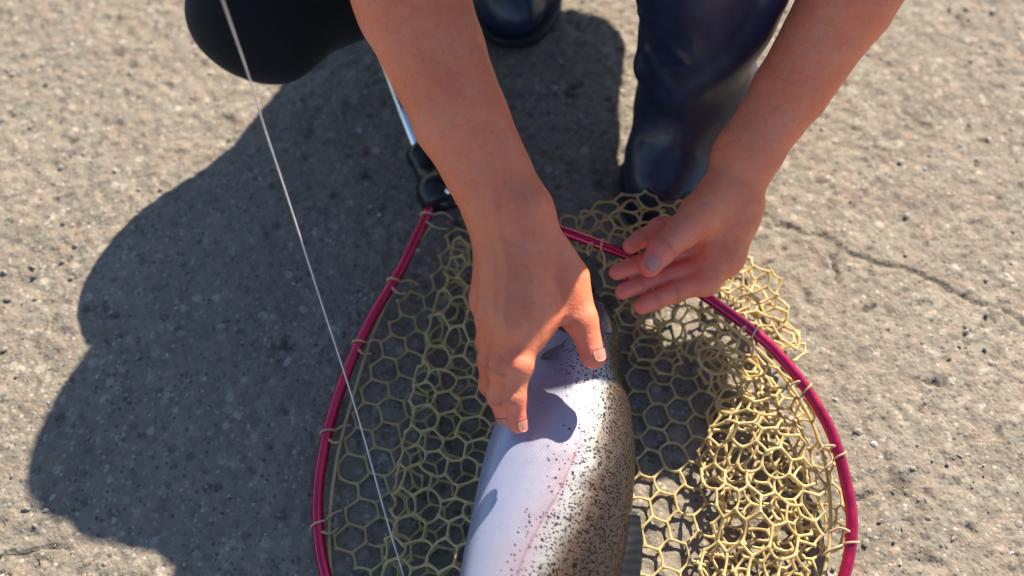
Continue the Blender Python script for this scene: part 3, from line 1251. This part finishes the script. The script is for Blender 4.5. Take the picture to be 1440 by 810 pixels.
def prune(E, keep, rounds=3):
    """drop strands that end in the air"""
    key = np.round(E * 2e4).astype(np.int64)
    key = key[..., 0] * 1000003 + key[..., 1]
    keep = keep.copy()
    for _ in range(rounds):
        u, inv, cnt = np.unique(key[keep].ravel(), return_inverse=True, return_counts=True)
        deg = cnt[inv].reshape(-1, 2)
        idx = np.nonzero(keep)[0]
        keep[idx[(deg < 2).any(1)]] = False
    return keep


def inside(pts, poly):
    x, y = pts[..., 0], pts[..., 1]
    r = np.zeros(x.shape, bool)
    n = len(poly)
    for i in range(n):
        x0, y0 = poly[i]
        x1, y1 = poly[(i + 1) % n]
        c = ((y0 > y) != (y1 > y)) & (x < (x1 - x0) * (y - y0) / (y1 - y0 + 1e-12) + x0)
        r ^= c
    return r


def warp2(p, seed, amp, sc):
    q = np.concatenate([p, np.full(p.shape[:-1] + (1,), seed * 3.7)], -1)
    w = np.stack([fbm(q * sc + 11 * seed, 2), fbm(q * sc + 57 + 5 * seed, 2)], -1)
    return p + amp * w


def poly_px(pts, z=0.01):
    return np.array([at(x, y, z)[:2] for x, y in pts])


def layer(poly, zfun, rot, a, seed, wamp, wsc, mesh, r=.00125, jit=.0012, zn=.004, znsc=16):
    lo, hi = poly.min(0) - .03, poly.max(0) + .03
    E = hex_edges(lo, hi, a, rot, (RNG.uniform(-a, a), RNG.uniform(-a, a)))
    W = warp2(E, seed, wamp, wsc)
    k = prune(E, inside(W, poly).all(1))
    W = W[k]
    flat = W.reshape(-1, 2)
    z = zfun(flat[:, 0], flat[:, 1]) + zn * fbm(np.concatenate([flat, np.full((len(flat), 1), seed * 1.3)], 1) * znsc, 3)
    P = np.concatenate([flat, np.maximum(z, .004)[:, None]], 1)
    P = P + jit * np.stack([vnoise(P * 300 + q) for q in (1, 9, 17)], 1)
    P = P.reshape(-1, 2, 3)
    strands(P[:, 0], P[:, 1], r, r * 1.55, mesh)


nm = Mesh3()
hoop2 = hp[:, :2]
cen = hoop2.mean(0)
inner = cen + (hoop2 - cen) * .955
# flat ground layer of the bag
layer(inner, lambda x, y: .006 + 0 * x, math.radians(14), CELL, 1, .012, 5, nm, zn=.002, r=.00118)

# second layer on the left: folded over, rising to the belly of the fish
FOLD = pc([(655, 330), (640, 400), (610, 500), (588, 600), (572, 700), (560, 800), (553, 900)], [.02] * 7, 12)
BEL = pc([(720, 330), (716, 420), (712, 520), (702, 600), (684, 690), (662, 790), (640, 900)], [.03, .04, .045, .05, .05, .05, .05], 12)


def ribbon(u, v):
    """u across from fold (0) to belly (1), v along 0..1; u<0 runs back under the fold"""
    i = np.clip(v * (len(FOLD) - 1), 0, len(FOLD) - 1.001)
    k = i.astype(int)
    t = (i - k)[:, None]
    a = FOLD[k] * (1 - t) + FOLD[k + 1] * t
    b = BEL[k] * (1 - t) + BEL[k + 1] * t
    d = b - a
    L = np.linalg.norm(d[:, :2], axis=1)
    d = d / (L[:, None] + 1e-9)
    rr = .013
    s = u[:, None]
    P = a + d * np.maximum(s, 0)
    P[:, 2] = .033 + .022 * np.clip(u / np.maximum(L, .01), 0, 1.2) ** 1.5
    # rolled edge
    th = np.clip(-u / rr, 0, math.pi)
    neg = u < 0
    P[neg] = (a + d * (-rr * np.sin(th))[:, None])[neg]
    P[neg, 2] = (.033 - rr * (1 - np.cos(th)))[neg]
    far = u < -rr * math.pi
    P[far] = (a + d * ((-u - rr * math.pi))[:, None])[far]
    P[far, 2] = .009
    return P


Lv = np.linalg.norm(np.diff(FOLD, axis=0), axis=1).sum()
E = hex_edges((-.12, 0), (.14, Lv), CELL * .97, math.radians(8))
E0 = E
E = warp2(E, 5, .008, 7)
k = ((E[..., 0] > -.060) & (E[..., 0] < .105) & (E[..., 1] > .0) & (E[..., 1] < Lv)).all(1)
k = prune(E0, k)
E = E[k].reshape(-1, 2)
P = ribbon(E[:, 0], E[:, 1] / Lv)
P = P + .0045 * np.stack([fbm(P * 22 + q, 2) for q in (1, 9, 17)], 1) * np.array([1, 1, .8])
P[:, 2] = np.maximum(P[:, 2], .004)
P = P.reshape(-1, 2, 3)
strands(P[:, 0], P[:, 1], .00125, .0020, nm)

# crumpled bag on the right of the fish, several layers thick, hanging from the raised rim
HEAP = poly_px([(960, 470), (985, 428), (1045, 470), (1098, 515), (1140, 580), (1168, 660), (1172, 740), (1160, 830), (1120, 900), (1000, 940), (965, 860), (985, 760), (978, 650), (990, 560)], .03)


def heapz(base, top):
    def f(x, y):
        q = np.stack([x, y], 1)
        d = np.min(np.linalg.norm(q[:, None] - HEAP[None, :, :], axis=2), axis=1)
        return base + (top - base) * np.clip(d / .05, 0, 1)
    return f


for i, (b0, t0) in enumerate([(.010, .020), (.014, .034), (.018, .048)]):
    shr = cen_h = HEAP.mean(0)
    pol = cen_h + (HEAP - cen_h) * (1.0 - .04 * i)
    layer(pol, heapz(b0, t0), math.radians(RNG.uniform(0, 60)), CELL * RNG.uniform(.92, 1.0), 10 + i, .020, 8, nm, zn=.011, znsc=18, r=.00125)
# curtain from the rim down to the heap
RIMR = np.array([p for p in hp if p[0] > .13 and p[1] > -.30 and p[1] < .02])
RIMR = RIMR[np.argsort(-RIMR[:, 1])]


def curtain(path, drop, wid, seed, inward, a=CELL * .9, zmin=.006):
    L = np.r_[0, np.cumsum(np.linalg.norm(np.diff(path, axis=0), axis=1))]
    E = hex_edges((0, 0), (L[-1], wid), a, RNG.uniform(0, 1))
    E0 = E
    E = warp2(E, seed, .010, 12)
    k = ((E[..., 0] > 0) & (E[..., 0] < L[-1]) & (E[..., 1] > .002) & (E[..., 1] < wid)).all(1)
    k = prune(E0, k)
    E = E[k].reshape(-1, 2)
    P = np.stack([np.interp(E[:, 0], L, path[:, q]) for q in range(3)], 1)
    c = np.array([cen[0], cen[1], 0])
    d = c - P
    d[:, 2] = 0
    d /= np.linalg.norm(d, axis=1)[:, None]
    s = E[:, 1]
    z0 = P[:, 2].copy()
    fall = np.minimum(s * drop, z0 - zmin)
    P = P + d * (inward * (s - fall * .6))[:, None]
    P[:, 2] = z0 - fall - .004
    P = P + .006 * np.stack([fbm(P * 26 + q + seed, 2) for q in (1, 9, 17)], 1)
    P[:, 2] = np.maximum(P[:, 2], .004)
    P = P.reshape(-1, 2, 3)
    strands(P[:, 0], P[:, 1], .0012, .0019, nm)


curtain(RIMR, .9, .075, 31, 1.0)
# folds of the bag that spill outside the rim, by the boot and along the upper right
T1 = poly_px([(770, 325), (815, 290), (870, 268), (950, 252), (1005, 285), (1000, 360), (940, 395), (890, 375), (830, 358)], .055)
layer(T1, lambda x, y: .060 + 0 * x, .35, CELL * .86, 41, .014, 9, nm, zn=.014, znsc=18)
layer(T1, lambda x, y: .042 + 0 * x, .9, CELL * .92, 42, .016, 9, nm, zn=.012, znsc=18)
T2 = poly_px([(985, 405), (1005, 352), (1052, 340), (1092, 380), (1120, 425), (1142, 480), (1150, 560), (1095, 497), (1050, 458)], .03)
layer(T2, lambda x, y: .012 + 0 * x, .2, CELL * .9, 43, .016, 10, nm, zn=.008, znsc=20)
layer(T2, lambda x, y: .032 + 0 * x, .8, CELL * .9, 44, .022, 10, nm, zn=.014, znsc=20)
layer(T2, lambda x, y: .022 + 0 * x, .5, CELL * .95, 46, .024, 10, nm, zn=.014, znsc=20)
# mesh behind the hands, between the rim and the fish
T3 = poly_px([(790, 330), (850, 350), (895, 372), (985, 420), (960, 520), (900, 560), (880, 480), (850, 400), (780, 360)], .02)
layer(T3, lambda x, y: .016 + 0 * x, .4, CELL, 45, .012, 8, nm, zn=.006)
nv = np.concatenate(nm.V)
nf = np.concatenate(nm.F)
obj('netting', mesh_from('netting', nv, nf), M['net'], net, kind='stuff')

# cord that gathers the mesh along the inside of the rim
lc = A((606, 318, .018), (585, 345, .016), (556, 402, .014), (524, 470, .012), (500, 545, .011), (478, 625, .011), (466, 700, .011), (463, 770, .011), (475, 850, .011), (530, 950, .011))
v_, f_ = tube(catmull(lc, 10), .0018, 8)
obj('edge_cord', mesh_from('edge_cord', v_, f_), M['net'], net)
rc = A((985, 432, .060), (1050, 478, .055), (1100, 528, .045), (1140, 590, .036), (1162, 660, .028), (1168, 730, .022), (1160, 800, .018), (1130, 890, .015))
v_, f_ = tube(catmull(rc, 10), .0018, 8)
obj('edge_cord', mesh_from('edge_cord', v_, f_), M['net'], net)


# lashings round the rim
def lashing(px, py, tail, turns=1.15, lean=.006):
    q = None
    best = 1e9
    for i, p in enumerate(hp):
        v = p - _C
        w = v @ _F
        e = (720 + FPX * v[0] / w - px) ** 2 + (405 - FPX * (v @ _U) / w - py) ** 2
        if e < best:
            best, q = e, i
    q = min(max(q, 1), len(hp) - 2)
    c = hp[q]
    t = hp[q + 1] - hp[q - 1]
    t /= np.linalg.norm(t)
    n = np.cross(t, [0, 0, 1.])
    n /= np.linalg.norm(n)
    b = np.cross(n, t)
    inward = np.array([cen[0], cen[1], 0]) - c
    sgn = 1 if inward @ n > 0 else -1
    path = []
    m = 22
    for k in range(m):
        a = turns * 2 * math.pi * k / (m - 1)
        path.append(c + (.0066 * math.cos(a)) * n * sgn + .0066 * math.sin(a) * b + t * (lean * (k / (m - 1) - .5) * 2))
    path = [c + n * sgn * (tail[0] + .008) + np.array([0, 0, -min(c[2] - .008, .012)]) - t * lean * 2.6,
            c + n * sgn * (tail[0] * .6 + .006) + np.array([0, 0, .001]) - t * lean * 1.9] + path
    path.append(path[-1] + n * sgn * tail[1] * .6 + t * lean * .3 - np.array([0, 0, .002]))
    path.append(path[-1] + n * sgn * tail[1] * .6 - t * lean * .8 - np.array([0, 0, min(.004, max(0, path[-1][2] - .004))]))
    v_, f_ = tube(catmull(path, 4), .0011, 7)
    obj('lashing', mesh_from('lashing', v_, f_), M['lash'], net)


for px, py, tl in ((598, 306, (.016, .02)), (553, 398, (.014, .012)), (503, 490, (.012, .010)), (460, 612, (.012, .010)), (449, 742, (.014, .012)),
                   (1058, 464, (.010, .010)), (1131, 543, (.012, .012)), (1178, 634, (.016, .014)), (1194, 762, (.014, .014)), (845, 345, (.01, .01)),
                   (500, 905, (.012, .01)), (800, 1064, (.012, .01)), (1100, 960, (.012, .01))):
    lashing(px, py, tl)

# ================================================================== TROUT
fish = empty('trout', at(780, 690, 0) * np.array([1, 1, 0]), 'large rainbow trout with black speckled brown back and silvery white belly lying in the net', 'fish')
ZC = .052
# px centre, half depth in m, half thickness in m, where the lateral line runs (angle)
SPINE = [((812, 388), .002, .002, 10), ((813, 398), .011, .010, 12), ((816, 418), .020, .020, 14), ((820, 446), .0285, .029, 17), ((821, 475), .036, .036, 19),
         ((811, 515), .0445, .041, 19), ((803, 558), .0555, .044, 17), ((796, 600), .0630, .0455, 15), ((788, 650), .0685, .0465, 10), ((779, 705), .0700, .0465, 4),
         ((769, 760), .0695, .0460, -4), ((757, 815), .0680, .0450, -11), ((742, 880), .0640, .043, -14), ((724, 955), .0560, .038, -14), ((704, 1040), .0430, .030, -12),
         ((684, 1120), .0310, .021, -8), ((668, 1190), .0265, .016, -4), ((660, 1225), .0280, .012, 0)]
sp = np.array([np.r_[at(p[0], p[1], ZC), hd_, ht, la] for p, hd_, ht, la in SPINE])
sp[:, 2] = .012 + sp[:, 4]                       # the flank rests on the net
sp[:4, 2] += np.array([.030, .022, .012, .005])  # the head is held up a little
sp = catmull(sp, 8)
C3 = sp[:, :3]
T3_ = np.gradient(C3, axis=0)
T3_ /= np.linalg.norm(T3_, axis=1)[:, None]
S3 = np.cross(np.tile([0, 0, 1.], (len(T3_), 1)), T3_)
S3 /= np.linalg.norm(S3, axis=1)[:, None]
S3 = np.where((S3[:, 0] < 0)[:, None], -S3, S3)          # towards the back (right in the picture)
arc = np.r_[0, np.cumsum(np.linalg.norm(np.diff(C3, axis=0), axis=1))]
NS = 72
_sg = float(np.interp(np.interp(535, [p[1] for p, *_ in SPINE], np.arange(len(SPINE))) * 8, np.arange(len(arc)), arc))
V, Fc, UV, DV, SHO, FACE = [], [], [], [], [], []
for i in range(len(C3)):
    hd_, ht, la = sp[i, 3:6]
    for k in range(NS):
        a = 2 * math.pi * k / NS                   # 0 top flank, +90 back
        sx, cz = math.sin(a), math.cos(a)
        ex = math.copysign(abs(sx) ** .92, sx)
        ez = math.copysign(abs(cz) ** (.86), cz)
        n3 = np.cross(T3_[i], S3[i])
        if n3[2] < 0:
            n3 = -n3
        V.append(C3[i] + S3[i] * hd_ * ex + n3 * ht * ez)
        deg = math.degrees(a)
        if deg > 180:
            deg -= 360                             # -180..180
        if -90 <= deg - la <= 90 or True:
            rel = deg - la
            if rel > 90:
                rel = 180 - rel
            if rel < -90:
                rel = -180 - rel
        DV.append(rel / 90)
        UV.append((arc[i], a * (hd_ + ht) / 2))
        s_ = arc[i]
        SHO.append(.85 * max(0, min(1, 1.6 - abs(s_ - _sg) / .026)) * max(0, min(1, (deg + 22) / 22)))
        FACE.append(max(0, min(1, (.080 - s_) / .03)) * .85)
for i in range(len(C3) - 1):
    for k in range(NS):
        l = (k + 1) % NS
        Fc.append((i * NS + k, (i + 1) * NS + k, (i + 1) * NS + l, i * NS + l))
Fc.append(tuple(range(NS)))
Fc.append(tuple((len(C3) - 1) * NS + k for k in range(NS - 1, -1, -1)))
me = mesh_from('fish_body', V, Fc)
fattr(me, 'dv', DV)
fattr(me, 'shoulder', SHO)
fattr(me, 'face', FACE)
uvl = me.uv_layers.new(name='UVMap')
UVa = np.array(UV, np.float32)
for poly in me.polygons:
    ks = [me.loops[li].vertex_index for li in poly.loop_indices]
    wrap = len(ks) == 4 and any(v % NS == NS - 1 for v in ks) and any(v % NS == 0 for v in ks)
    for li, vi in zip(poly.loop_indices, ks):
        u_, v_ = UVa[vi]
        if wrap and vi % NS == 0:
            i_ = vi // NS
            v_ = 2 * math.pi * (sp[i_, 3] + sp[i_, 4]) / 2
        uvl.data[li].uv = (u_, v_)
body_f = obj('body', me, M['fish'], fish)


def fsurf(s, deg, lift=0.):
    """a point on the flank of the fish at arc length s and angle deg"""
    i = np.interp(s, arc, np.arange(len(arc)))
    k = min(int(i), len(arc) - 2)
    t = i - k
    q = sp[k] * (1 - t) + sp[k + 1] * t
    S = S3[k]
    n3 = np.cross(T3_[k], S)
    n3 = n3 if n3[2] > 0 else -n3
    a = math.radians(deg)
    sx, cz = math.sin(a), math.cos(a)
    ex = math.copysign(abs(sx) ** .92, sx)
    ez = math.copysign(abs(cz) ** .86, cz)
    return q[:3] + S * (q[3] + lift) * ex + n3 * (q[4] + lift) * ez


def fin(name, root, tips, mat, parent, thick=.0009, nu=9):
    """fan between a root line and a tip line, with thickness"""
    root, tips = catmull(root, 6), catmull(tips, 6)
    n = min(len(root), len(tips))
    Vn, Fn, ray = [], [], []
    mid = np.mean(root, 0)
    nn = np.cross(root[-1] - root[0], np.mean(tips, 0) - mid)
    nn = nn / np.linalg.norm(nn)
    for lay in (1, -1):
        for j in range(n):
            for i in range(nu):
                s = i / (nu - 1)
                p = root[j] * (1 - s) + tips[j] * s
                w = .0003 * math.sin(j * 1.9) * s + .003 * math.sin(j * .35 + s * 2) * s
                Vn.append(p + nn * (lay * thick * (1.2 - s) + w))
                ray.append(j / (n - 1))
    o = n * nu
    for j in range(n - 1):
        for i in range(nu - 1):
            a = j * nu + i
            Fn.append((a, a + 1, a + nu + 1, a + nu))
            Fn.append((o + a, o + a + nu, o + a + nu + 1, o + a + 1))
    rim = [j * nu + nu - 1 for j in range(n)]
    for a, c in zip(rim[:-1], rim[1:]):
        Fn.append((a, o + a, o + c, c))
    for r_ in (0, n - 1):
        for i in range(nu - 1):
            a = r_ * nu + i
            Fn.append((a, o + a, o + a + 1, a + 1))
    m_ = mesh_from(name, Vn, Fn)
    fattr(m_, 'ray', ray)
    return obj(name, m_, mat, parent)


def s_at(py):
    ys = [p[1] for p, *_ in SPINE]
    idx = np.interp(py, ys, np.arange(len(ys))) * 8
    return float(np.interp(idx, np.arange(len(arc)), arc))


# dorsal fin, folded down along the back
fin('dorsal_fin', [fsurf(s_at(y), 84, -.003) for y in (705, 760, 815, 870)],
    A((897, 722, .066), (906, 775, .060), (894, 850, .048), (860, 925, .034)), M['findark'], fish)
fin('adipose_fin', [fsurf(s_at(y), 86, -.002) for y in (1040, 1062)], [fsurf(s_at(y), 88, .014) for y in (1062, 1085)], M['findark'], fish)
fin('anal_fin', [fsurf(s_at(y), -84, -.002) for y in (1000, 1060)], [fsurf(s_at(y), -88, .035) for y in (1040, 1085)], M['finpurple'], fish)
fin('pelvic_fin', [fsurf(s_at(y), -78, -.002) for y in (668, 688)], A((676, 690, .030), (670, 735, .030)), M['finpurple'], fish)
fin('pectoral_fin', [fsurf(s_at(496), -24, -.001), fsurf(s_at(500), -10, -.001)],
    [fsurf(s_at(540), -38, .0035), fsurf(s_at(545), -22, .004)], M['finpurple'], fish)
te = C3[-1]
tdir = T3_[-1]
tS = S3[-1]
fin('tail_fin', [te + tS * a for a in (-.026, -.012, 0, .012, .026)],
    [te + tdir * l + tS * a - np.array([0, 0, .004]) for a, l in ((-.085, .10), (-.05, .085), (0, .07), (.05, .085), (.085, .10))], M['findark'], fish)


# gill cover: a raised plate with a free rear edge
def plate(name, s_of, degs, lift, mat):
    Vn, Fn = [], []
    nu, nv_ = 18, 20
    for lay in (1, 0):
        for i in range(nu):
            for j in range(nv_):
                dg = degs[0] + (degs[1] - degs[0]) * j / (nv_ - 1)
                s0, s1 = s_of(j / (nv_ - 1))
                t = i / (nu - 1)
                Vn.append(fsurf(s0 + (s1 - s0) * t, dg, (lift * (.1 + .9 * t ** 1.5) * max(.05, math.sin(math.pi * j / (nv_ - 1))) ** .6 if lay else -.001)))
    o = nu * nv_
    for i in range(nu - 1):
        for j in range(nv_ - 1):
            a = i * nv_ + j
            Fn.append((a, a + 1, a + nv_ + 1, a + nv_))
            Fn.append((o + a, o + a + nv_, o + a + nv_ + 1, o + a + 1))
    rim = [i * nv_ for i in range(nu)] + [(nu - 1) * nv_ + j for j in range(1, nv_)] + [i * nv_ + nv_ - 1 for i in range(nu - 2, -1, -1)] + list(range(nv_ - 2, 0, -1))
    for a, c in zip(rim, rim[1:] + rim[:1]):
        Fn.append((a, o + a, o + c, c))
    return obj(name, mesh_from(name, Vn, Fn), mat, fish)


gs = s_at(506)
plate('gill_cover', lambda t: (s_at(440), gs - .016 * (2 * t - 1) ** 2 - .004 * t), (-52, 44), .0042, M['gill'])
slit = []
for j in range(4, 19):
    t = j / 22
    slit.append(fsurf(gs - .016 * (2 * t - 1) ** 2 - .004 * t + .0012, -52 + 96 * t, .0006))
v_, f_ = tube(slit, [.0004 + .0022 * math.sin(math.pi * i / (len(slit) - 1)) for i in range(len(slit))], 8)
obj('gill_slit', mesh_from('gill_slit', v_, f_), M['gillslit'], fish)
for dg in (38,):
    c = fsurf(s_at(418), dg, -.002)
    ev, eq = sdf_mesh(lambda P: ell(P, c, (.006, .006, .006)), c - .012, c + .012, .0015)
    obj('eye', mesh_from('eye', ev, eq), M['pupil'], fish)

# ================================================================== FISHING LINE
lp = A((300, -40, .44), (313, 0, .415), (349, 105, .34), (372, 180, .29), (405, 280, .235), (450, 420, .165), (500, 575, .100), (545, 735, .052), (566, 805, .036), (590, 900, .022), (640, 1010, .014))
lp = [lp[0] + (lp[0] - lp[1]) * k for k in (45, 20, 6)] + lp
v_, f_ = tube(catmull(lp, 8), .0008, 8)
obj('fishing_line', mesh_from('fishing_line', v_, f_), M['line'], label='thin pale fishing line running slantwise over the dark shadow down to the net', cat='line')
